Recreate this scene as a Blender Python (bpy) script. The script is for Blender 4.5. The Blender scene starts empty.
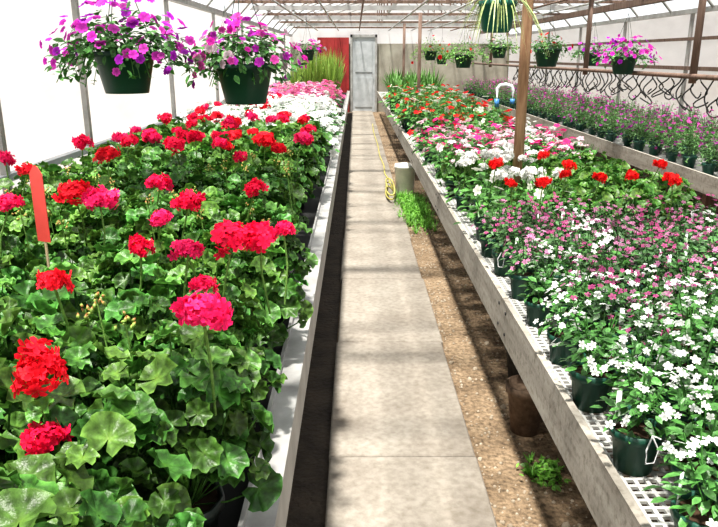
import bpy, math, random
import numpy as np
from mathutils import Vector
rng=np.random.default_rng(11)
sc=bpy.context.scene
try:
    sc.view_settings.view_transform='Standard'
    sc.view_settings.look='Medium High Contrast'
except Exception as e: print(e)
U=lambda a,b,n=None: rng.uniform(a,b,n)

# ------------------------------------------------------------ materials
def newmat(name):
    m=bpy.data.materials.new(name); m.use_nodes=True
    nt=m.node_tree; nt.nodes.clear()
    out=nt.nodes.new('ShaderNodeOutputMaterial')
    return m,nt,out
def N(nt,t,**k):
    n=nt.nodes.new(t)
    for a,b in k.items():
        if a in n.inputs.keys(): n.inputs[a].default_value=b
        else: setattr(n,a,b)
    return n
def noise_col(nt,scale,stops,detail=6,rough=.6,vec=None):
    geo=N(nt,'ShaderNodeNewGeometry')
    no=N(nt,'ShaderNodeTexNoise'); no.inputs['Scale'].default_value=scale; no.inputs['Detail'].default_value=detail
    no.inputs['Roughness'].default_value=rough
    if vec:
        mp=N(nt,'ShaderNodeMapping'); mp.inputs['Scale'].default_value=vec
        nt.links.new(geo.outputs['Position'],mp.inputs['Vector']); nt.links.new(mp.outputs['Vector'],no.inputs['Vector'])
    else: nt.links.new(geo.outputs['Position'],no.inputs['Vector'])
    r=N(nt,'ShaderNodeValToRGB')
    el=r.color_ramp.elements
    while len(el)<len(stops): el.new(.5)
    for e,(p,c) in zip(el,stops): e.position=p; e.color=(*c,1)
    nt.links.new(no.outputs['Fac'],r.inputs['Fac'])
    return r,no
def rough_mat(name,scale,stops,rough=.8,metal=0,bump=.3,bscale=None,vec=None,mix=None,bd=.01):
    m,nt,out=newmat(name)
    r,no=noise_col(nt,scale,stops,vec=vec)
    p=N(nt,'ShaderNodeBsdfPrincipled'); p.inputs['Roughness'].default_value=rough; p.inputs['Metallic'].default_value=metal
    col=r.outputs['Color']
    if mix:
        r2,_=noise_col(nt,mix[0],mix[1])
        mx=N(nt,'ShaderNodeMixRGB',blend_type='MULTIPLY'); mx.inputs['Fac'].default_value=1
        nt.links.new(col,mx.inputs['Color1']); nt.links.new(r2.outputs['Color'],mx.inputs['Color2']); col=mx.outputs['Color']
    nt.links.new(col,p.inputs['Base Color'])
    if bump:
        g=N(nt,'ShaderNodeNewGeometry'); n2=N(nt,'ShaderNodeTexNoise'); n2.inputs['Scale'].default_value=bscale or scale*4; n2.inputs['Detail'].default_value=5
        nt.links.new(g.outputs['Position'],n2.inputs['Vector'])
        b=N(nt,'ShaderNodeBump'); b.inputs['Strength'].default_value=bump; b.inputs['Distance'].default_value=bd
        nt.links.new(n2.outputs['Fac'],b.inputs['Height']); nt.links.new(b.outputs['Normal'],p.inputs['Normal'])
    nt.links.new(p.outputs[0],out.inputs[0]); return m
def attr_mat(name,rough,trans,var=.35,nscale=60,spec=.5,bump=0):
    m,nt,out=newmat(name)
    a=N(nt,'ShaderNodeAttribute',attribute_name='Col')
    v=1-var
    r,no=noise_col(nt,nscale,[(.3,(v,v,v)),(.7,(1+var*.5,)*3)],detail=3)
    mx=N(nt,'ShaderNodeMixRGB',blend_type='MULTIPLY'); mx.inputs['Fac'].default_value=1
    nt.links.new(a.outputs['Color'],mx.inputs['Color1']); nt.links.new(r.outputs['Color'],mx.inputs['Color2'])
    p=N(nt,'ShaderNodeBsdfPrincipled'); p.inputs['Roughness'].default_value=rough
    p.inputs['Specular IOR Level'].default_value=spec
    nt.links.new(mx.outputs[0],p.inputs['Base Color'])
    if bump:
        b=N(nt,'ShaderNodeBump'); b.inputs['Strength'].default_value=bump; b.inputs['Distance'].default_value=.004
        nt.links.new(no.outputs['Fac'],b.inputs['Height']); nt.links.new(b.outputs['Normal'],p.inputs['Normal'])
    if trans:
        t=N(nt,'ShaderNodeBsdfTranslucent'); nt.links.new(mx.outputs[0],t.inputs['Color'])
        s=N(nt,'ShaderNodeMixShader'); s.inputs[0].default_value=trans
        nt.links.new(p.outputs[0],s.inputs[1]); nt.links.new(t.outputs[0],s.inputs[2]); nt.links.new(s.outputs[0],out.inputs[0])
    else: nt.links.new(p.outputs[0],out.inputs[0])
    return m
def poly_mat(name,transp,col=(.93,.94,.95),transl=.6):
    m,nt,out=newmat(name)
    r,_=noise_col(nt,1.3,[(.3,tuple(c*.88 for c in col)),(.7,col)],detail=4,vec=(1,1,3))
    d=N(nt,'ShaderNodeBsdfDiffuse'); t=N(nt,'ShaderNodeBsdfTranslucent'); tr=N(nt,'ShaderNodeBsdfTransparent')
    nt.links.new(r.outputs[0],d.inputs[0]); nt.links.new(r.outputs[0],t.inputs[0])
    s=N(nt,'ShaderNodeMixShader'); s.inputs[0].default_value=transl
    nt.links.new(d.outputs[0],s.inputs[1]); nt.links.new(t.outputs[0],s.inputs[2])
    s2=N(nt,'ShaderNodeMixShader'); s2.inputs[0].default_value=transp
    nt.links.new(s.outputs[0],s2.inputs[1]); nt.links.new(tr.outputs[0],s2.inputs[2]); nt.links.new(s2.outputs[0],out.inputs[0])
    return m
M_leaf=attr_mat('leaf',.40,.22,var=.5,nscale=75,spec=.4,bump=.6)
M_petal=attr_mat('petal',.6,.38,var=.2,nscale=150,spec=.2)
M_stuff=attr_mat('painted_plastic',.4,0,var=.12,nscale=15)
M_rough=attr_mat('matte_stuff',.9,0,var=.4,nscale=40,spec=.2)
PL=[M_leaf,M_petal,M_stuff,M_rough]
M_conc=rough_mat('concrete',3,[(.25,(.185,.160,.132)),(.55,(.265,.238,.202)),(.8,(.33,.305,.262))],.9,bump=.35,bscale=90,
      mix=(34,[(.3,(.74,.72,.69)),(.62,(1.05,1.05,1.05))]),bd=.004)
M_soil=rough_mat('soil',4,[(.3,(.12,.085,.052)),(.55,(.235,.175,.115)),(.8,(.34,.27,.185))],1,bump=1,bscale=30,
      mix=(45,[(.35,(.45,.42,.38)),(.6,(1.15,1.1,1.05))]),bd=.03)
M_shade=rough_mat('painted_shade_soil',6,[(.3,(.025,.019,.014)),(.7,(.07,.053,.038))],.95,bump=1,bscale=40,bd=.02)  # soil colour darkened to paint in the shade under the left bench
M_stone=rough_mat('stone',20,[(.3,(.19,.15,.105)),(.7,(.42,.36,.28))],.9)
M_board=rough_mat('weathered_board',5,[(.25,(.19,.17,.14)),(.5,(.32,.295,.255)),(.8,(.43,.405,.355))],.75,vec=(1,.35,5),bump=.4,bscale=60,
      mix=(35,[(.33,(.62,.6,.57)),(.5,(1,1,1))]),bd=.003)
M_galv=rough_mat('galvanized_metal',6,[(.3,(.27,.265,.255)),(.7,(.47,.465,.45))],.5,metal=.35,bump=.1)
M_white=rough_mat('white_plastic',8,[(.3,(.36,.36,.34)),(.7,(.52,.52,.49))],.6,bump=0)
M_wood=rough_mat('brown_wood',9,[(.3,(.20,.10,.05)),(.7,(.46,.29,.17))],.8,vec=(3,3,.4),bump=.3)
M_rust=rough_mat('rusty_wood',9,[(.3,(.09,.055,.04)),(.7,(.22,.145,.11))],.8,vec=(3,3,.4),bump=.2)
M_lt=rough_mat('painted_grey',5,[(.3,(.34,.36,.37)),(.7,(.48,.50,.51))],.6,bump=.05)
M_red=rough_mat('red_paint',5,[(.3,(.24,.02,.02)),(.7,(.36,.03,.03))],.6,bump=.05)
M_black=rough_mat('black_tube',5,[(.3,(.008,.008,.008)),(.7,(.02,.02,.02))],.7,bump=0)
M_gwall=rough_mat('back_wall_panel',2,[(.3,(.22,.20,.16)),(.7,(.38,.36,.30))],.8,bump=.1)
M_polyW=poly_mat('poly_wall',.06,transl=.70)
M_polyR=poly_mat('poly_roof',.66,col=(.82,.83,.84),transl=.5)
M_hose=rough_mat('hose_rubber',8,[(.3,(.40,.34,.08)),(.7,(.52,.48,.14))],.5,bump=0)

# ------------------------------------------------------------ numpy mesh kit
class T:
    def __init__(s,V,L,N_,M,C): s.V,s.L,s.N,s.M,s.C=V,L,N_,M,C
def mk(verts,faces,mat=0,col=(1,1,1)):
    V=np.array(verts,float).reshape(-1,3)
    L=np.array([i for f in faces for i in f],np.int64); n=np.array([len(f) for f in faces],np.int64)
    M=np.full(len(faces),mat,np.int64) if np.isscalar(mat) else np.array(mat)
    C=np.array(col,float)
    if C.ndim==1: C=np.tile(C,(len(V),1))
    return T(V,L,n,M,C)
def merge(ts):
    off=0;Vs=[];Ls=[];Ns=[];Ms=[];Cs=[]
    for t in ts:
        Vs.append(t.V);Ls.append(t.L+off);Ns.append(t.N);Ms.append(t.M);Cs.append(t.C);off+=len(t.V)
    return T(np.concatenate(Vs),np.concatenate(Ls),np.concatenate(Ns),np.concatenate(Ms),np.concatenate(Cs))
def inst(t,R,P,C=None):
    R=np.asarray(R);P=np.asarray(P);k=len(P);n=len(t.V)
    V=(np.einsum('kij,nj->kni',R,t.V)+P[:,None,:]).reshape(-1,3)
    L=(t.L[None]+(np.arange(k)*n)[:,None]).ravel()
    Cc=np.tile(t.C[None],(k,1,1))
    if C is not None: Cc=Cc*np.asarray(C)[:,None,:]
    return T(V,L,np.tile(t.N,k),np.tile(t.M,k),Cc.reshape(-1,3))
def one(t,P=(0,0,0),s=1,rz=0,C=None):
    c,q=math.cos(rz),math.sin(rz)
    R=np.array([[[c,-q,0],[q,c,0],[0,0,1]]])*s
    return inst(t,R,np.array([P],float),None if C is None else np.array([C]))
def nrm(v): return v/np.maximum(np.linalg.norm(v,axis=-1,keepdims=True),1e-9)
def frames(z,y,s):
    z=nrm(z); x=nrm(np.cross(y,z)); y=np.cross(z,x)
    return np.stack([x,y,z],axis=-1)*np.asarray(s)[:,None,None]
def build(name,ts,mats,smooth=False,parent=None):
    t=merge(ts) if isinstance(ts,list) else ts
    me=bpy.data.meshes.new(name)
    me.vertices.add(len(t.V)); me.vertices.foreach_set('co',t.V.astype(np.float32).ravel())
    me.loops.add(len(t.L)); me.loops.foreach_set('vertex_index',t.L.astype(np.int32))
    me.polygons.add(len(t.N)); st=np.concatenate([[0],np.cumsum(t.N)[:-1]])
    me.polygons.foreach_set('loop_start',st.astype(np.int32))
    for m in mats: me.materials.append(m)
    me.polygons.foreach_set('material_index',t.M.astype(np.int32))
    me.polygons.foreach_set('use_smooth',np.full(len(t.N),smooth))
    a=me.color_attributes.new('Col','FLOAT_COLOR','POINT')
    a.data.foreach_set('color',np.concatenate([t.C,np.ones((len(t.C),1))],1).astype(np.float32).ravel())
    me.update(calc_edges=True); me.validate()
    o=bpy.data.objects.new(name,me); sc.collection.objects.link(o)
    if parent: o.parent=parent
    return o
def empty(name):
    o=bpy.data.objects.new(name,None); sc.collection.objects.link(o); return o
def box(x0,x1,y0,y1,z0,z1,mat=0,col=(1,1,1)):
    v=[(x0,y0,z0),(x1,y0,z0),(x1,y1,z0),(x0,y1,z0),(x0,y0,z1),(x1,y0,z1),(x1,y1,z1),(x0,y1,z1)]
    return mk(v,[(0,3,2,1),(4,5,6,7),(0,1,5,4),(1,2,6,5),(2,3,7,6),(3,0,4,7)],mat,col)
def tube(pts,r,n=6,mat=0,col=(1,1,1),caps=False):
    P=np.array(pts,float); k=len(P); r=np.broadcast_to(np.array(r,float),(k,))
    tan=np.gradient(P,axis=0) if k>2 else np.repeat([P[1]-P[0]],2,0); tan=nrm(tan)
    ref=np.array([0,0,1.]) if abs(tan.mean(0)[2])<.8 else np.array([1.,0,0])
    x=nrm(np.cross(np.tile(ref,(k,1)),tan)); y=np.cross(tan,x)
    a=np.arange(n)/n*2*math.pi
    V=P[:,None]+(x[:,None]*np.cos(a)[None,:,None]+y[:,None]*np.sin(a)[None,:,None])*r[:,None,None]
    F=[(i*n+j,i*n+(j+1)%n,(i+1)*n+(j+1)%n,(i+1)*n+j) for i in range(k-1) for j in range(n)]
    if caps: F+= [tuple(range(n))[::-1],tuple((k-1)*n+j for j in range(n))]
    return mk(V.reshape(-1,3),F,mat,col)
def lathe(prof,n=16,mat=0,col=(1,1,1)):
    V=[(r*math.cos(2*math.pi*j/n),r*math.sin(2*math.pi*j/n),z) for r,z in prof for j in range(n)]
    F=[(i*n+j,i*n+(j+1)%n,(i+1)*n+(j+1)%n,(i+1)*n+j) for i in range(len(prof)-1) for j in range(n)]
    return mk(V,F,mat,col)
def pot(r=.058,h=.105,col=(.012,.07,.045),n=14):
    p=lathe([(0.001,0),(r*.72,0),(r*.92,h*.78),(r*1.04,h*.79),(r*1.06,h),(r*.96,h),(r*.93,h*.86)],n,2,col)
    s=lathe([(r*.94,h*.86),(0.001,h*.88)],n,3,(.05,.03,.018))
    return merge([p,s])

# ------------------------------------------------------------ leaves & flowers
def ger_leaf(seg=22,rings=(.33,.66,.86,1.0)):
    V=[(0,-.12,0)];C=[(1.45,1.3,1.0)]
    for ri,r in enumerate(rings):
        sh=1.1 if r<.5 else (.60 if r<.75 else (.95 if r<.95 else 1.4))
        for i in range(seg+1):
            th=.16+i/seg*(2*math.pi-.32)
            rr=r*(1+.12*math.cos(7*th+math.pi)*r+.045*math.cos(21*th)*(r>.9))
            z=.30*r*r+.17*r*r*math.cos(7*th)+.13*r*math.sin(2*th)
            V.append((rr*math.sin(th),-rr*math.cos(th)-.12*(1-r),z)); C.append((sh*(1+.14*math.cos(7*th+math.pi)),)*3)
    F=[(0,1+i,2+i) for i in range(seg)]
    m=seg+1
    for k in range(len(rings)-1):
        for i in range(seg): F.append((1+k*m+i,1+(k+1)*m+i,2+(k+1)*m+i,2+k*m+i))
    return mk(V,F,0,C)
GL_hi=ger_leaf(); GL_md=ger_leaf(16,(.35,.7,1.0)); GL_lo=ger_leaf(12,(.6,1.0)); 
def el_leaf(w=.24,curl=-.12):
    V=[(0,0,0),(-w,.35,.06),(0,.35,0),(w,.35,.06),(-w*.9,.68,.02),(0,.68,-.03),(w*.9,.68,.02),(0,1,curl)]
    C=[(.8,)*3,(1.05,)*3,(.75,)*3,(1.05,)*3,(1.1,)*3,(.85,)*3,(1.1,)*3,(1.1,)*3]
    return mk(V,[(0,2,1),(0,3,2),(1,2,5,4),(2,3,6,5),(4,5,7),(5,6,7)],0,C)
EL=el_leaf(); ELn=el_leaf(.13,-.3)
def flower(w=.34,cup=.14,full=True):
    V=[];F=[];C=[]
    for k in range(5):
        a=2*math.pi*k/5; c,s=math.cos(a),math.sin(a); b=len(V)
        P=[(0,0,0),(-w,.55,cup),(-w*.62,.98,cup*.6),(w*.62,.98,cup*.6),(w,.55,cup),(0,.58,cup*.35)]
        for (x,y,z) in P: V.append((c*x-s*y,s*x+c*y,z))
        C+=[(.6,)*3,(1,)*3,(1.15,)*3,(1.15,)*3,(1,)*3,(.8,)*3]
        if full: F+=[(b,b+4,b+5),(b,b+5,b+1),(b+5,b+4,b+3),(b+5,b+3,b+2),(b+5,b+2,b+1)]
        else: F+=[(b,b+4,b+3,b+2),(b,b+2,b+1)]
    return mk(V,F,1,C)
FL=flower(); FLo=flower(.38,.15,full=False); PET=flower(.5,.3)
def sphere_dirs(n,zmin=-.3):
    i=np.arange(n)+.5; z=zmin+(1-zmin)*(i/n); a=i*2.39996; r=np.sqrt(np.maximum(0,1-z*z))
    return np.stack([r*np.cos(a),r*np.sin(a),z],1)
def ger_head(n,fl,fs=.42):
    d=nrm(sphere_dirs(n,-.35)+rng.normal(0,.2,(n,3)))
    ang=np.arctan2(d[:,1],d[:,0]); lump=1+.13*np.cos(ang*2+U(0,6))+.10*np.cos(ang*3+U(0,6))
    P=d*np.array([1.0,1.0,.68])*(U(.62,1.05,n)*lump)[:,None]
    R=frames(nrm(d+rng.normal(0,.45,(n,3))),rng.normal(0,1,(n,3)),U(.75,1.2,n)*fs)
    c=U(.7,1.2,n)
    t=inst(fl,R,P,np.stack([c,c,c],1))
    core=lathe([(.001,-.3),(.35,-.2),(.45,.1),(.3,.32),(.001,.38)],8,1,(.6,.6,.6))
    return merge([core,t])
H_hi=[ger_head(62,FL,.36) for _ in range(6)]; H_lo=[ger_head(24,FLo,.46) for _ in range(3)]
def ger_plant(n,leaf,R=.17,h=.44,stems=True,base=.10,ls=(.022,.041)):
    d=sphere_dirs(n,-.15); d=nrm(d+rng.normal(0,.17,d.shape)); k=U(.68,1.06,n)
    inner=rng.random(n)<.3; k=np.where(inner,k*.7,k)
    P=d*k[:,None]*np.array([R,R,(h-base)*.70])+np.array([0,0,base+(h-base)*.30])
    z=nrm(d*np.array([.8,.8,.6])+np.array([0,-.08,.65])+rng.normal(0,.40,(n,3)))
    y=d*np.array([1,1,.2])+rng.normal(0,.35,(n,3))
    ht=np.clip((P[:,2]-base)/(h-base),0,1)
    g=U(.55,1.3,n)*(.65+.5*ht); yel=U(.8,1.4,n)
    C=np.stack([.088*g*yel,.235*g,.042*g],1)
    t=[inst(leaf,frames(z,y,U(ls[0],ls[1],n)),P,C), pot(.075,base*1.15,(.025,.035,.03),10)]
    if stems:
        for p in P[::2]:
            q=np.array([p[0]*.15,p[1]*.15,base]); m=(p+q)/2; m[2]-=.01
            t.append(tube([q,m,p],.0022,3,0,(.10,.24,.05)))
    return merge(t)
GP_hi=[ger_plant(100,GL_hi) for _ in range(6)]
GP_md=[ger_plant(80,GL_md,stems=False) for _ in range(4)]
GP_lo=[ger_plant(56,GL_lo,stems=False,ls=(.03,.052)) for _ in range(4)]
def small_plant(nl,nf,leafcol,flcol,h=.14,R=.085,fr=.014,ll=.045,leaf=EL,fl=FL,withpot=True,ph=.105,tag=False,pcol=(.012,.07,.045),updir=.6,cl=None):
    t=[]
    if withpot: t.append(pot(.058,ph,pcol))
    d=nrm(sphere_dirs(nl,0)+rng.normal(0,.2,(nl,3))); k=U(.35,1,nl)
    P=d*k[:,None]*np.array([R,R,h])*.85+np.array([0,0,ph+.005])
    z=nrm(np.array([0,0,1.])+d*.35+rng.normal(0,.35,(nl,3))); y=d*np.array([1,1,.3])+rng.normal(0,.4,(nl,3))+np.array([0,0,updir*.5])
    g=U(.4,1.45,nl); C=np.outer(g,leafcol)
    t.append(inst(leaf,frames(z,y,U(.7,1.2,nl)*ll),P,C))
    for j in range(5):
        a=U(0,6.28); rr=U(.3,.7)*R
        t.append(tube([(0,0,ph),(math.cos(a)*rr*.6,math.sin(a)*rr*.6,ph+h*.5),(math.cos(a)*rr,math.sin(a)*rr,ph+h*.95)],.002,3,0,leafcol))
    if nf:
        d=nrm(sphere_dirs(nf,.15)+rng.normal(0,.25,(nf,3))); 
        P=d*np.array([R,R,h*1.08])*U(.85,1.1,nf)[:,None]+np.array([0,0,ph+.01])
        if cl:
            P=np.repeat(P,cl,0)+rng.normal(0,fr*1.1,(nf*cl,3)); d=np.repeat(d,cl,0); nf*=cl
        z=nrm(d*.6+np.array([0,-.25,.6])+rng.normal(0,.3,(nf,3)))
        g=U(.75,1.15,nf)
        t.append(inst(fl,frames(z,rng.normal(0,1,(nf,3)),U(.8,1.2,nf)*fr),P,np.outer(g,flcol)))
    if tag:
        a=U(0,6.28); x,y=.05*math.cos(a),.05*math.sin(a)
        t.append(one(box(-.006,.006,-.0008,.0008,ph-.03,ph+.07,2,(.8,.8,.8)),(x,y,0),1,U(-.7,.7)))
        t.append(one(tube([(.0,-.062,ph+.01),(-.014,-.068,ph-.02),(-.010,-.066,ph-.055),(.010,-.066,ph-.055),(.014,-.068,ph-.02),(.0,-.062,ph+.01)],.0022,4,2,(.85,.85,.85)),(0,0,0),1,U(-.6,.6)))
    return merge(t)
WHITE=(.86,.87,.84); PINK=(.50,.09,.26); MAUVE=(.60,.24,.42)
G1=(.085,.245,.055); G2=(.085,.20,.065)
SP_white=[small_plant(115,10,G1,WHITE,h=.15,R=.097,fr=.0105,ll=.033,tag=(i%2==0),cl=3) for i in range(6)]
SP_pink=[small_plant(110,11,G2,PINK if i%2 else MAUVE,h=.14,R=.092,fr=.0098,ll=.032,tag=(i%3==0),cl=2) for i in range(6)]
SP_green=[small_plant(80,1,G1,WHITE,h=.14,ll=.04) for i in range(2)]
def far_plant(col,nf=9,leaf=G1,h=.2,fr=.03,R=.15): return [small_plant(70,nf,leaf,col,h=h,R=R,fr=fr,ll=.06,fl=FLo,ph=.1) for _ in range(3)]
FP_white=far_plant(WHITE,24,fr=.026); FP_pink=far_plant((.80,.16,.36),18); FP_mag=far_plant((.72,.03,.22),12)
FP_pale=far_plant((.84,.55,.64),16); FP_red=far_plant((.76,.016,.02),5); FP_green=far_plant((.8,.8,.7),1,(.11,.30,.06))
FP_purple=[small_plant(95,(5,7,9,3)[i],(.13,.28,.085),(.48,.05,.40) if i!=1 else (.66,.09,.42),h=.24,R=.13,fr=.019,ll=.05,leaf=ELn,fl=FLo,ph=.1,updir=3) for i in range(4)]
def scatter(pl,pts,smin=.9,smax=1.12):
    out=[]; pts=np.array(pts); ch=rng.integers(0,len(pl),len(pts))
    for i,t in enumerate(pl):
        P=pts[ch==i]
        if not len(P): continue
        k=len(P); a=U(0,6.28,k) if t.V[:,2].max()>.3 else U(-.7,.7,k)
        s=U(smin,smax,k); c,q=np.cos(a)*s,np.sin(a)*s; z=np.zeros(k)
        R=np.stack([np.stack([c,-q,z],1),np.stack([q,c,z],1),np.stack([z,z,s],1)],1)
        g=U(.82,1.15,k); out.append(inst(t,R,P,np.stack([g,g,g],1)))
    return merge(out)
def grid(x0,x1,dx,y0,y1,dy,z,j=.02,stag=True):
    pts=[];r=0;y=y0
    while y<y1:
        x=x0+(dx/2 if (r%2 and stag) else 0)
        while x<=x1: pts.append((x+U(-j,j),y+U(-j,j),z)); x+=dx
        y+=dy;r+=1
    return pts

# ------------------------------------------------------------ room shell
XL,XR,YF,YB=-1.92,4.5,-2.0,21.4
g=mk([(-30,-20,0),(30,-20,0),(30,50,0),(-30,50,0)],[(0,1,2,3)]); build('ground',g,[M_soil])
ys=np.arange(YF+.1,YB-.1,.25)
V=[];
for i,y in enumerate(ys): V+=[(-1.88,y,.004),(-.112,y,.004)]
build('painted_shade_strip',mk(V,[(2*i,2*i+1,2*i+3,2*i+2) for i in range(len(ys)-1)]),[M_shade])  # thin dark sheet: bench shade painted on the ground, up to the path edge
prof=[(-1.92,2.2),(-1.65,2.48),(-1.1,2.78),(-.2,3.05),(1.29,3.25),(2.8,3.05),(3.68,2.78),(4.23,2.48),(4.5,2.2)]
def wallstrip(x,z0,z1):
    ys=np.arange(YF,YB+.01,.3); V=[];
    for i,y in enumerate(ys):
        for z in (z0,z1): V.append((x+.008*math.sin(i*1.7),y,z))
    return mk(V,[(2*i,2*i+2,2*i+3,2*i+1) for i in range(len(ys)-1)])
build('wall_left',wallstrip(XL,0,2.2),[M_polyW],True)
build('wall_right',wallstrip(XR,0,2.2),[M_polyW],True)
build('ceiling',mk([(x,y,z) for x,z in prof for y in (YF,YB)],[(2*i,2*i+1,2*i+3,2*i+2) for i in range(len(prof)-1)]),[M_polyR],True)
gp=[(x,YB,z) for x,z in prof]
build('wall_back',[mk([(XL,YB,0),(XR,YB,0),(XR,YB,1.95),(XL,YB,1.95)],[(0,1,2,3)],0),
                   mk([(XL,YB,1.95)]+gp+[(XR,YB,1.95)],[tuple(range(len(gp)+2))],1)],[M_gwall,M_polyW])
gf=[(x,YF,z) for x,z in prof]
build('wall_front',mk([(XL,YF,0)]+gf+[(XR,YF,0)],[tuple(range(len(gf)+2))]),[M_polyW])
fr=[]
for y in np.arange(-1.6,21.4,1.2):
    fr.append(tube([(x*.985+.02,y,z-.035) for x,z in prof],.02,6))
for x,z in prof[1:-1]: fr.append(tube([(x,YF+.02,z-.06),(x,YB-.02,z-.06)],.016,6))
for x,z in [(-1.4,2.63),(-.65,2.91),(.55,3.15),(2.05,3.15),(3.25,2.91),(3.95,2.63)]: fr.append(box(x-.012,x+.012,YF+.02,YB-.02,z-.07,z-.03))
build('roof_bows',fr,[M_galv],True)
fr=[]
for k,y in enumerate(np.arange(1.3,21,1.6)):
    fr.append(box(-1.85,4.42,y-.02,y+.02,2.34,2.385+.03*(k%2),k%2)); 
    fr.append(tube([(-.9,y+.03,2.4),(1.29,y+.03,3.18)],.014,5,1)); fr.append(tube([(3.5,y+.03,2.4),(1.29,y+.03,3.18)],.014,5,1))
    fr.append(tube([(.6,y+.03,2.4),(.6,y+.03,3.0)],.014,5,0)); fr.append(tube([(2.0,y+.03,2.4),(2.0,y+.03,3.0)],.014,5,0))
    fr.append(tube([(.6,y+.03,2.4),(1.29,y+.03,3.15)],.012,5,1)); fr.append(tube([(2.0,y+.03,2.4),(1.29,y+.03,3.15)],.012,5,1))
for x in (-1.1,-.5,.1,.95,1.6,2.1,2.75,3.3): fr.append(tube([(x,YF+.02,2.31),(x,YB-.02,2.31)],.015,6,int(x!=.1 and x!=2.75)))
fr.append(box(3.6,3.68,YF+.02,YB-.02,2.22,2.30)); 
build('roof_truss',fr,[M_rust,M_galv])
fr=[]
for y in (1.5,3.75,5.0,7.4,9.8,12.2,14.6,17,19.4):
    fr.append(box(-1.90,-1.865,y-.022,y+.022,0,2.2))
    fr.append(box(4.44,4.48,y-.022,y+.022,0,2.2))
fr.append(box(-1.91,-1.84,YF+.02,YB-.02,2.14,2.2)); fr.append(box(4.42,4.49,YF+.02,YB-.02,2.14,2.2))
build('trim_3',fr,[M_galv])
build('trim_left',[box(-1.91,-1.86,YF,YB,.95,.99)],[M_lt]); build('trim_right',[box(4.42,4.47,YF,YB,1.42,1.47),box(4.42,4.47,YF,YB,1.80,1.84)],[M_rust])
d=empty('door_1')
build('leaf_panel',[box(-.10,.56,YB-.07,YB-.03,0,2.12),box(-.02,.48,YB-.085,YB-.07,1.15,2.0),box(-.02,.48,YB-.085,YB-.07,.15,1.0)],[M_lt],parent=d)
build('frame',[box(-.16,-.10,YB-.1,YB-.02,0,2.2),box(.56,.62,YB-.1,YB-.02,0,2.2),box(-.16,.62,YB-.1,YB-.02,2.12,2.2)],[M_galv],parent=d)
build('handle',[tube([(.5,YB-.12,1.0),(.5,YB-.12,1.12)],.012,8,0,caps=True)],[M_galv],parent=d)
d=empty('door_2')
build('leaf_panel',[box(-1.12,-.2,YB-.07,YB-.03,0,2.12)]+[box(-1.08+k*.22,-1.06+k*.22,YB-.085,YB-.07,.05,2.1) for k in range(4)],[M_red],parent=d)
sl=[];y=-2.24
while y<YB-.05:
    y1=min(y+1.183,YB-.05); dx=U(-.006,.006)
    e=.006;x0,x1=-.11+dx,.49+dx
    y0=max(y,YF+.05)
    V=[(x0,y0,0),(x1,y0,0),(x1,y1,0),(x0,y1,0),(x0,y0,.03),(x1,y0,.03),(x1,y1,.03),(x0,y1,.03),(x0+e,y0+e,.036),(x1-e,y0+e,.036),(x1-e,y1-e,.036),(x0+e,y1-e,.036)]
    F=[(0,1,5,4),(1,2,6,5),(2,3,7,6),(3,0,4,7),(4,5,9,8),(5,6,10,9),(6,7,11,10),(7,4,8,11),(8,9,10,11)]
    sl.append(mk(V,F)); y+=1.19
build('floor',sl,[M_conc])
ico=mk([(0,0,1),(.9,0,.2),(.3,.85,.3),(-.7,.5,.25),(-.7,-.5,.2),(.3,-.85,.25),(.6,.5,-.4),(-.3,.7,-.4),(-.8,0,-.4),(-.2,-.7,-.4),(.7,-.4,-.4)],
 [(0,1,2),(0,2,3),(0,3,4),(0,4,5),(0,5,1),(1,6,2),(2,7,3),(3,8,4),(4,9,5),(5,10,1),(2,6,7),(3,7,8),(4,8,9),(5,9,10),(1,10,6)])
k=2600; P=np.stack([.5+U(0,1,k)**1.2*.6,.9+U(0,1,k)**1.6*16,U(0,.003,k)],1)
s=U(.003,.010,k)*np.where(rng.random(k)<.05,2.0,1)
build('pebbles',inst(ico,frames(np.tile([0,0,1.],(k,1))+rng.normal(0,.3,(k,3)),rng.normal(0,1,(k,3)),s),P),[M_stone],True)

# ------------------------------------------------------------ benches
b=empty('metal_plant_bench')
build('ledge',[box(-.245,-.172,.2,20.6,.632,.65),box(-.19,-.172,.2,20.6,.50,.632),box(-.245,-.235,.2,20.6,.60,.67)],[M_galv],parent=b)
build('bed_surface',[box(-1.84,-.245,.2,20.6,.58,.60)],[M_black],parent=b)
build('legs',[box(x,x+.06,y,y+.06,0,.58) for x in (-.32,-1.75) for y in np.arange(.4,20.6,1.8)]+[box(-1.8,-.25,y,y+.05,.53,.58) for y in np.arange(.4,20.6,1.8)],[M_rust],parent=b)
b=empty('lattice_plant_bench'); BX=1.98
bd=[];y=.3
while y<20.4:
    y1=min(y+2.4,20.5); bd.append(box(.60,.622,y,y1-.006,.478,.65)); 
    for q in (y+.06,y1-.07): 
        for zz in (.52,.61):
            t=lathe([(.001,0),(.007,0),(.007,.004),(.001,.004)],8); t.V=t.V[:,[2,0,1]]*[-1,1,1]+[.60,q,zz]; t.M[:]=1; bd.append(t)
    y+=2.4
build('side_board',bd,[M_board,M_black],parent=b)
build('far_side_board',[box(BX,BX+.022,.3,20.5,.478,.65)],[M_board],parent=b)
lat=[]
for x in np.arange(.635,BX,.028): lat.append(box(x,x+.010,.3,20.5,.618,.626))
for y in np.arange(.31,20.5,.028): lat.append(box(.622,BX,y,y+.010,.6185,.6265))
build('lattice_top',lat,[M_white],parent=b)
build('legs',[box(x,x+.07,y,y+.07,0,.61) for x in (.95,BX-.15) for y in np.arange(.6,20.4,1.8)]+[box(.63,BX-.01,y,y+.06,.54,.61) for y in np.arange(.6,20.4,1.8)],[M_rust],parent=b)
b=empty('wooden_plant_bench')
build('side_board',[box(2.90,2.925,y,y+2.39,.50,.66) for y in np.arange(.3,20,2.4)],[M_board],parent=b)
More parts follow.
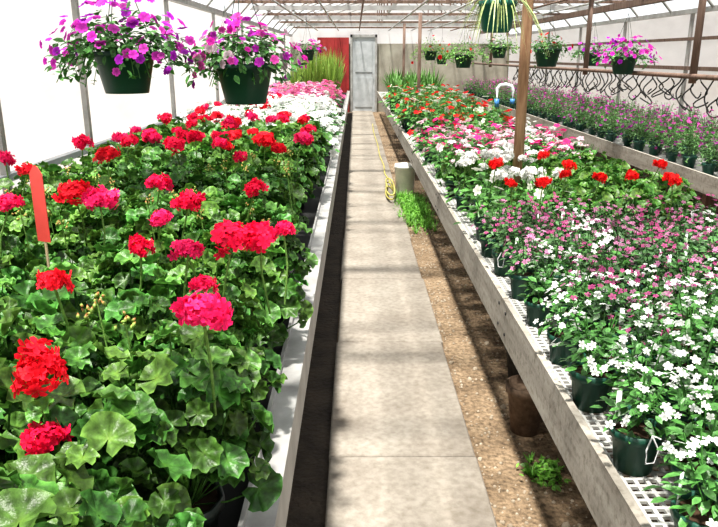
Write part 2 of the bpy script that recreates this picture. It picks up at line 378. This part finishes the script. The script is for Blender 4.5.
build('bed_surface',[box(2.925,4.40,.3,20.5,.60,.62)],[M_galv],parent=b)
build('legs',[box(x,x+.07,y,y+.07,0,.60) for x in (3.05,4.25) for y in np.arange(.6,20.4,1.8)],[M_rust],parent=b)

# ------------------------------------------------------------ left bed : geraniums
parts=[]
near=grid(-1.60,-.33,.21,.42,2.7,.215,.60,.03)
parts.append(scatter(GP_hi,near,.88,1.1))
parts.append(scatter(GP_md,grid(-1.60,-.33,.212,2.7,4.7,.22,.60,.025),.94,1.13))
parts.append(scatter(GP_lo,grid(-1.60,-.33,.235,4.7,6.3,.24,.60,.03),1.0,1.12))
CR=[(.95,.016,.13),(.92,.018,.045),(.95,.03,.19),(.93,.014,.09)]
def head(x,y,z,r,hi=True,col=None,stem=True,sl=.22):
    t=(H_hi if hi else H_lo); h=t[rng.integers(0,len(t))]
    a=U(0,6.28); c=col or CR[rng.integers(0,4)]
    tl=rng.normal(0,.25,2)
    R=frames(np.array([[tl[0],tl[1]-.15,1.]]),np.array([[math.cos(a),math.sin(a),0]]),np.array([r]))
    o=[inst(h,R,np.array([[x,y,z]]),np.array([c]))]
    if stem:
        q=np.array([x+U(-.06,.02),y+U(-.02,.08),z-sl]); p=np.array([x,y,z-r*.3]); m=(p+q)/2+np.array([U(-.015,.015),0,.01])
        o.append(tube([q,m,p],.0032 if hi else .003,5,0,(.20,.36,.09)))
    return merge(o)
HL=[(-.266,1.145,1.17,.047),(-.525,1.064,1.10,.043),(-.511,1.02,1.0,.031),(-.63,1.39,1.15,.033),(-.406,1.632,1.15,.035),(-.320,1.749,1.15,.053),(-.250,1.77,1.15,.045),
(-.205,1.93,1.13,.028),(-.536,2.197,1.15,.044),(-.359,2.46,1.15,.038),(-.724,2.56,1.15,.045),(-.963,2.367,1.15,.05),(-.834,2.245,1.15,.05),(-1.105,2.197,1.15,.038),
(-.328,1.43,1.13,.025),(-.566,1.78,1.12,.030),(-1.176,3.33,1.15,.05),(-1.49,3.85,1.15,.05),(-.954,3.715,1.15,.054),(-.508,3.94,1.15,.058),(-.539,3.258,1.15,.030),
(-1.35,2.87,1.15,.034),(-1.60,3.2,1.15,.042),(-.40,3.63,1.14,.04),(-.60,2.10,1.12,.034),(-1.25,3.9,1.15,.045),(-.75,3.9,1.14,.04),(-1.3,2.35,1.12,.026),(-.44,1.75,1.12,.027)]
for (x,y,z,r) in HL: parts.append(head(x,y,z,r))
for x,y,_ in grid(-1.62,-.30,.25,4.15,6.3,.27,0,.09):
    if rng.random()<.74: parts.append(head(x,y,1.10+U(-.04,.07),U(.036,.056),y<5.2))
for _ in range(40):
    x,y=U(-1.5,-.3),U(.95,3.9); z=1.07+U(-.05,.06)
    k=9; P=np.array([x,y,z])+rng.normal(0,.009,(k,3)); P[:,2]-=U(0,.02,k)
    bud=mk([(0,0,-1),(.45,0,0),(0,.45,0),(-.45,0,0),(0,-.45,0),(0,0,.8)],[(0,2,1),(0,3,2),(0,4,3),(0,1,4),(1,2,5),(2,3,5),(3,4,5),(4,1,5)],0,[(.3,.45,.1)]*5+[(.7,.15,.1)])
    parts.append(inst(bud,frames(rng.normal(0,.5,(k,3))+[0,0,1],rng.normal(0,1,(k,3)),np.full(k,.011)),P))
    parts.append(tube([(x+.02,y,z-.2),(x,y,z)],.0022,4,0,(.2,.36,.09)))
build('red_geranium_plants',parts,PL,True)
P=grid(-1.60,-.36,.24,6.3,10.4,.24,.60,.05)
A=[];B=[]
for p in P: (A if rng.random()<(.9 if p[0]>-1.2 else .5) else B).append(p)
w=[scatter(FP_white,A,1.35,1.6),scatter(FP_green,B,1.2,1.45)]
for x,y,_ in P:
    if rng.random()<.35 and x<-1.0: w.append(head(x,y,1.06,U(.05,.06),False))
build('white_geranium_plants',w,PL,True)
P=grid(-1.60,-.36,.25,10.4,16.2,.26,.60,.05)
build('pink_geranium_plants',[scatter(FP_pink+FP_pale[:1],P,1.25,1.55)],PL,True)
def blades(n,L,w,col,spread=.5,droop=.5,colv=.25,base=(0,0,0),r0=.03):
    V=[];F=[];C=[]
    for i in range(n):
        a=U(0,6.28); l=L*U(.6,1.1); sp=spread*U(.3,1.1); c,s=math.cos(a),math.sin(a); b=len(V); g=U(1-colv,1+colv)
        st=6
        for k in range(st+1):
            t=k/st; rr=r0*U(.9,1)+l*sp*t; z=l*(t*(1-.3*sp)-droop*sp*t*t*1.3); ww=w*(1-t**2.2)*.5+.0005
            V+= [(c*rr-s*ww+base[0],s*rr+c*ww+base[1],z+base[2]),(c*rr+s*ww+base[0],s*rr-c*ww+base[1],z+base[2])]
            C+=[tuple(x*g*(.8+.3*t) for x in col)]*2
        for k in range(st): q=b+2*k; F.append((q,q+1,q+3,q+2))
    return mk(V,F,0,C)
tb=[]
for x,y,z in grid(-1.38,-.42,.25,16.7,20.2,.42,.60,.04): 
    tb.append(blades(34,U(.75,1.2),.045,(.30,.45,.09),.3,.35,base=(x,y,.7))); tb.append(one(pot(.09,.14),(x,y,.6)))
build('tall_foliage_plants',tb,PL,True)

# ------------------------------------------------------------ middle bed
PZ=.6265; MX=1.87
g0=grid(.690,MX,.135,.55,4.3,.160,PZ,.012)
Wp=[];Kp=[];Gp=[]
for p in g0:
    lim=1.98+.12*math.sin(p[0]*7); r=rng.random()
    if p[1]<lim: (Wp if r<.93 else Gp).append(p)
    elif p[1]<lim+.8 and r<.27: Wp.append(p)
    elif p[1]<3.65: (Kp if r<.87 else Gp if r<.95 else Wp).append(p)
build('white_vinca_plants',[scatter(SP_white,Wp,.95,1.18)],PL,True)
build('pink_vinca_plants',[scatter(SP_pink,Kp,.95,1.15)],PL,True)
build('green_seedling_plants',[scatter(SP_green,Gp)],PL,True)
m=[]; P=grid(.74,MX,.20,3.72,5.4,.21,PZ,.04)
m.append(scatter(GP_lo,[p for p in P if p[0]>1.15 or p[1]>4.6],.58,.7)); m.append(scatter(FP_green,[p for p in P if p[0]<=1.15 and p[1]<=4.6],.85,1.1))
RD=(.90,.016,.018)
for x,y,r in [(.77,3.85,.036),(.77,3.45,.028),(.93,3.45,.036),(1.13,3.75,.034),(1.25,4.1,.036),(1.30,3.7,.034),(1.41,3.55,.034),(1.53,3.35,.038),(1.15,4.3,.034),(1.7,3.9,.034)]:
    m.append(head(x,y,1.0+U(-.02,.03),r,True,RD,sl=.25))
for _ in range(46):
    x,y=U(.70,1.30),U(4.0,5.6); m.append(head(x,y,.91+U(-.03,.05),U(.026,.042),False,(.86,.85,.82)))
build('mixed_geranium_plants',m,PL,True)
m=[]; P=grid(.74,MX,.20,5.4,7.9,.21,PZ,.05)
A=[];B=[];C_=[];D_=[]
for p in P:
    r=rng.random(); f=(p[0]-.7)/1.2
    if r<.28: D_.append(p)
    elif f<.45: (A if r<.65 else B).append(p)
    else: (B if r<.6 else C_ if r<.8 else A).append(p)
m=[scatter(FP_mag,A,.9,1.15),scatter(FP_pale,B,.9,1.15),scatter(FP_white,C_,.9,1.15),scatter(FP_green,D_,.9,1.2)]
build('magenta_geranium_plants',m,PL,True)
P=grid(.74,MX,.23,7.9,20.3,.26,PZ,.05)
A=[p for p in P if rng.random()<.75 and p[1]<15]; B=[p for p in P if rng.random()<.65 and p[1]<15]
m=[scatter(FP_red,A,1.0,1.4),scatter(FP_green,B,1.0,1.6)]
build('red_bedding_plants',m,PL,True)
tb=[]
for x,y,z in grid(.88,1.75,.32,15.2,20.2,.5,PZ,.05):
    tb.append(blades(26,U(.45,.9),.05,(.12,.28,.06),.6,.5,base=(x,y,.72))); tb.append(one(pot(.08,.13),(x,y,PZ)))
build('leafy_potted_plants',tb,PL,True)
P=grid(3.05,4.24,.185,3.2,20.3,.20,.62,.03)
build('purple_bedding_plants',[scatter(FP_purple,P,.8,1.2)],PL,True)

# ------------------------------------------------------------ hanging baskets
def basket(name,x,y,zr,pr,R,cols,nf,nl,ztop,up=.16,fr=.03,leafcol=G1,trail=10,potcol=(.008,.05,.03)):
    t=[one(merge([lathe([(.001,0),(pr*.68,0),(pr*.7,.01),(pr*.93,pr*1.12),(pr*1.02,pr*1.13),(pr*1.04,pr*1.3),(pr*.97,pr*1.3),(pr*.95,pr*1.15)],24,2,potcol),
        lathe([(pr*.95,pr*1.15),(.001,pr*1.2)],24,3,(.05,.03,.02))]),(x,y,zr-pr*1.3))]
    n=nl; d=nrm(sphere_dirs(n,-.15)+rng.normal(0,.25,(n,3))); k=U(.3,1,n)
    P=d*k[:,None]*np.array([R,R*.8,up])+np.array([x,y,zr+.02]); 
    rad=np.hypot(P[:,0]-x,P[:,1]-y); P[:,2]-=np.clip(rad-pr,0,1)*.45
    z=nrm(np.array([0,0,.8])+d*.5+rng.normal(0,.4,(n,3))); yv=d+rng.normal(0,.5,(n,3))
    t.append(inst(EL,frames(z,yv,U(.03,.055,n)),P,np.outer(U(.5,1.4,n),leafcol)))
    for i in range(trail):
        a=U(0,6.28); rr=R*U(.6,1.0); dz=U(.02,.16)
        pts=[(x+math.cos(a)*pr*.5,y+math.sin(a)*pr*.5,zr),(x+math.cos(a)*rr*.7,y+math.sin(a)*rr*.6,zr+.03),(x+math.cos(a)*rr,y+math.sin(a)*rr*.8,zr-dz)]
        t.append(tube(pts,.002,4,0,leafcol))
        q=9; Q=np.array([np.array(pts[1])*(1-s)+np.array(pts[2])*s for s in np.linspace(0,1,q)])+rng.normal(0,.012,(q,3))
        t.append(inst(EL,frames(rng.normal(0,.5,(q,3))+[0,0,1],rng.normal(0,1,(q,3)),U(.025,.045,q)),Q,np.outer(U(.6,1.4,q),leafcol)))
    n=nf; d=nrm(sphere_dirs(n,.0)+rng.normal(0,.25,(n,3)))
    P=d*U(.7,1.12,n)[:,None]*np.array([R,R*.8,up*1.15])+np.array([x,y,zr+.03]); rad=np.hypot(P[:,0]-x,P[:,1]-y); P[:,2]-=np.clip(rad-pr,0,1)*.4
    z=nrm(d*.8+np.array([0,-.35,.35])+rng.normal(0,.5,(n,3)))
    cc=np.array(cols)[rng.integers(0,len(cols),n)]*U(.7,1.2,n)[:,None]
    t.append(inst(PET,frames(z,rng.normal(0,1,(n,3)),U(.7,1.15,n)*fr),P,cc))
    for a in (0.4,2.5,4.6): t.append(tube([(x+pr*math.cos(a),y+pr*math.sin(a),zr-.01),(x,y,zr+.42)],.0018,4,2,(.03,.05,.04)))
    t.append(tube([(x,y,zr+.42),(x,y,ztop)],.002,4,2,(.05,.05,.05)))
    return build(name,t,PL,True)
PU=[(.50,.03,.60),(.66,.04,.52),(.78,.09,.60)]
MG=[(.75,.025,.45),(.60,.04,.56),(.80,.10,.48),(.78,.60,.68)]
basket('petunia_hanging_basket',-1.03,3.25,1.62,.138,.33,PU,120,560,2.33,.16,fr=.023,trail=20)
basket('petunia_hanging_basket',-.51,3.33,1.565,.135,.26,MG,110,480,2.33,.15,fr=.021,trail=12)
basket('petunia_hanging_basket',-1.2,6.8,1.62,.12,.28,PU,50,160,2.33,.14,fr=.024)
basket('petunia_hanging_basket',2.80,7.6,1.60,.14,.34,PU+MG[:1],90,260,2.33,.15,fr=.026)
basket('geranium_hanging_basket',2.15,8.2,1.68,.15,.25,[(.7,.01,.01)],14,240,2.33,.12,fr=.025)
basket('fern_hanging_basket',1.55,10.5,1.62,.14,.38,[(.7,.02,.02)],8,380,2.33,.18,leafcol=(.16,.36,.07))
basket('fern_hanging_basket',2.45,12.5,1.75,.14,.40,[(.75,.5,.5)],8,380,2.33,.18,leafcol=(.12,.28,.06))
basket('fern_hanging_basket',1.5,14.7,1.7,.14,.46,[(.7,.02,.02)],8,380,2.33,.24,leafcol=(.18,.36,.07))
basket('fern_hanging_basket',2.0,17.0,1.6,.14,.48,[(.7,.02,.02)],10,380,2.33,.26,leafcol=(.14,.32,.07))
basket('petunia_hanging_basket',-.8,12.0,1.7,.13,.3,MG,40,160,2.33,.14)
basket('fern_hanging_basket',3.4,10.5,1.65,.14,.34,PU,16,240,2.33,.14)
x,y,zb=.81,4.25,1.73
t=[one(merge([lathe([(.001,0),(.07,0),(.085,.02),(.10,.14),(.108,.142),(.11,.17),(.10,.17),(.098,.15)],24,2,(.01,.12,.085)),lathe([(.098,.15),(.001,.155)],24,3,(.05,.03,.02))]),(x,y,zb)),
   blades(80,.36,.013,(.50,.60,.25),.85,1.30,base=(x,y,zb+.15)),blades(30,.20,.012,(.5,.6,.25),.9,2.4,base=(x,y,zb+.17),r0=.06)]
for a in (0.4,2.5,4.6): t.append(tube([(x+.1*math.cos(a),y+.1*math.sin(a),zb+.16),(x,y,2.25)],.0018,4,2,(.03,.05,.04)))
t.append(tube([(x,y,2.25),(x,y,2.36)],.002,4,2,(.05,.05,.05)))
build('spider_plant_hanging_basket',t,PL,True)

# ------------------------------------------------------------ posts, pipes
def post(name,x,y,w,z1,mat,z0=0): 
    return build(name,[tube([(x,y,z0),(x,y,(z0+z1)*.5),(x,y,z1)],[w,w*.97,w*.95],10,0,caps=True)],[mat],True)
post('wooden_post',1.10,4.75,.036,3.12,M_wood)
for x,y in [(1.15,13.2),(1.15,17.5)]: post('wooden_post',x,y,.034,2.34,M_rust)
for x,y in [(2.96,9.35),(2.96,6.35),(2.96,12.5),(2.96,16)]: post('pipe_hanger_post',x,y,.032,2.34,M_rust,1.37)
build('water_pipe',[tube([(2.94,1.5,1.43),(2.94,20.5,1.43)],.022,8,0,caps=True)],[M_rust],True)
t=[]
for y in np.arange(3.2,20,.19):
    n=16; ph=U(0,6.28); L=U(.28,.50); w1=U(.06,.15); tw=U(1.1,2.1)*(1 if rng.random()<.6 else -1)
    pts=[]
    for i in range(n):
        s=i/(n-1); a=ph+s*tw*math.pi*1.6
        pts.append((4.39-.03*math.sin(a),y+w1*math.sin(a)*(.3+s)+.05*s,1.35-L*min(1,s*1.25)+(.10*max(0,s-.75)*4)*(1 if s>.75 else 0)))
    pts[0]=(4.40,y,1.35)
    t.append(tube(pts,.010,5))
t.append(tube([(4.40,YF+.2,1.35),(4.40,20.8,1.35)],.016,6))
build('drip_irrigation_tubes',t,[M_black],True)
x,y=1.72,8.75
build('pvc_standpipe',[tube([(x,y,.63),(x,y,1.10),(x,y,1.22),(x+.03,y,1.26),(x+.10,y,1.27),(x+.17,y,1.25),(x+.19,y,1.20),(x+.19,y,1.1)],.022,8,2,(.80,.83,.87)),
   tube([(x,y,1.0),(x,y,1.1)],.030,10,2,(.06,.22,.5),caps=True),tube([(x+.19,y,1.1),(x+.19,y,1.04)],.028,10,2,(.06,.22,.5),caps=True)],PL,True)
x,y=.585,8.3
bk=one(merge([lathe([(.001,.0),(.105,0),(.108,.01),(.122,.33),(.130,.335),(.131,.345),(.124,.35),(.126,.37),(.118,.37),(.105,.02),(.001,.02)],28,2,(.78,.77,.72)),
   tube([(.125*math.cos(a),.125*math.sin(a)*.35-.07*math.sin(a)-.02,.34-.16*math.sin(a)) for a in np.linspace(0,math.pi,12)],.003,5,2,(.3,.3,.3))]),(x,y,.002))
build('white_bucket',bk,PL,True)
np_=[(.001,0),(.062,0),(.085,.19),(.094,.19),(.096,.225),(.087,.225),(.082,.19),(.001,.18)]
build('nursery_pot',one(lathe(np_,24,3,(.17,.12,.085)),(.75,2.78,.002)),PL,True)
build('nursery_pot',one(lathe(np_,24,3,(.05,.05,.045)),(.84,3.25,.002)),PL,True)
hp=[(.40,17,.045),(.36,15,.045),(.42,13,.045),(.37,11.5,.045),(.43,10.3,.045),(.38,9.6,.045),(.44,9.2,.045)]
for i in range(32):
    a=i/12*2*math.pi; hp.append((.40+(.055+.01*math.sin(i))*math.cos(a),8.1+.5*math.sin(a),.045+.004*i))
cu=bpy.data.curves.new('garden_hose','CURVE'); cu.dimensions='3D'; sp=cu.splines.new('NURBS'); sp.points.add(len(hp)-1)
for p,q in zip(sp.points,hp): p.co=(*q,1)
sp.use_endpoint_u=True; cu.bevel_depth=.009; cu.bevel_resolution=3; cu.materials.append(M_hose)
o=bpy.data.objects.new('garden_hose',cu); sc.collection.objects.link(o)
def tuft(name,x,y,rx,ry,n,L):
    t=[]
    for _ in range(n): t.append(blades(12,L*U(.6,1.1),.008,(.19,.45,.07),.6,.4,base=(x+np.clip(rng.normal(0,rx),-2*rx,1.8*rx),y+rng.normal(0,ry),.0),r0=.005))
    k=n*8; P=np.stack([x+rng.normal(0,rx,k),y+rng.normal(0,ry,k),U(.01,L*.6,k)],1)
    t.append(inst(EL,frames(rng.normal(0,.4,(k,3))+[0,0,1],rng.normal(0,1,(k,3)),U(.02,.035,k)),P,np.outer(U(.6,1.4,k),(.20,.45,.07))))
    build(name,t,PL,True)
tuft('weed_patch',.62,7.3,.08,.42,130,.17); tuft('weed_patch',.75,2.42,.035,.05,14,.06)
x,y=-.85,1.85
s=mk([(-.024,0,0),(.024,0,0),(.024,0,.185),(.008,0,.205),(-.008,0,.205),(-.024,0,.185),(-.024,.002,0),(.024,.002,0),(.024,.002,.185),(.008,.002,.205),(-.008,.002,.205),(-.024,.002,.185)],
  [(0,1,2,3,4,5),(11,10,9,8,7,6),(0,6,7,1),(1,7,8,2),(2,8,9,3),(3,9,10,4),(4,10,11,5),(5,11,6,0)],2,(.66,.07,.06))
st=tube([(0,.004,-.5),(0,.004,.03)],.004,6,2,(.55,.42,.28))
build('red_plant_marker',one(merge([s,st]),(x,y,1.115),1,-.45),PL)

# ------------------------------------------------------------ light, world, camera
w=bpy.data.worlds.new('World'); sc.world=w; w.use_nodes=True
bg=w.node_tree.nodes['Background']; bg.inputs[0].default_value=(.88,.94,1,1); bg.inputs[1].default_value=.95
L=bpy.data.lights.new('sun','SUN'); L.energy=13.5; L.angle=math.radians(4); L.color=(1,.965,.90)
lo=bpy.data.objects.new('sun',L); sc.collection.objects.link(lo); lo.location=(0,0,10)
lo.rotation_euler=Vector((.14,.25,-1)).to_track_quat('-Z','Y').to_euler()
cam=bpy.data.cameras.new('camera'); cam.sensor_width=36; cam.lens=35.1; cam.clip_start=.02; cam.clip_end=200
co=bpy.data.objects.new('camera',cam); sc.collection.objects.link(co); co.location=(0,0,1.6)
co.rotation_euler=(math.radians(90-16.5),0,-.0043); sc.camera=co
print('verts',sum(len(m.vertices) for m in bpy.data.meshes))
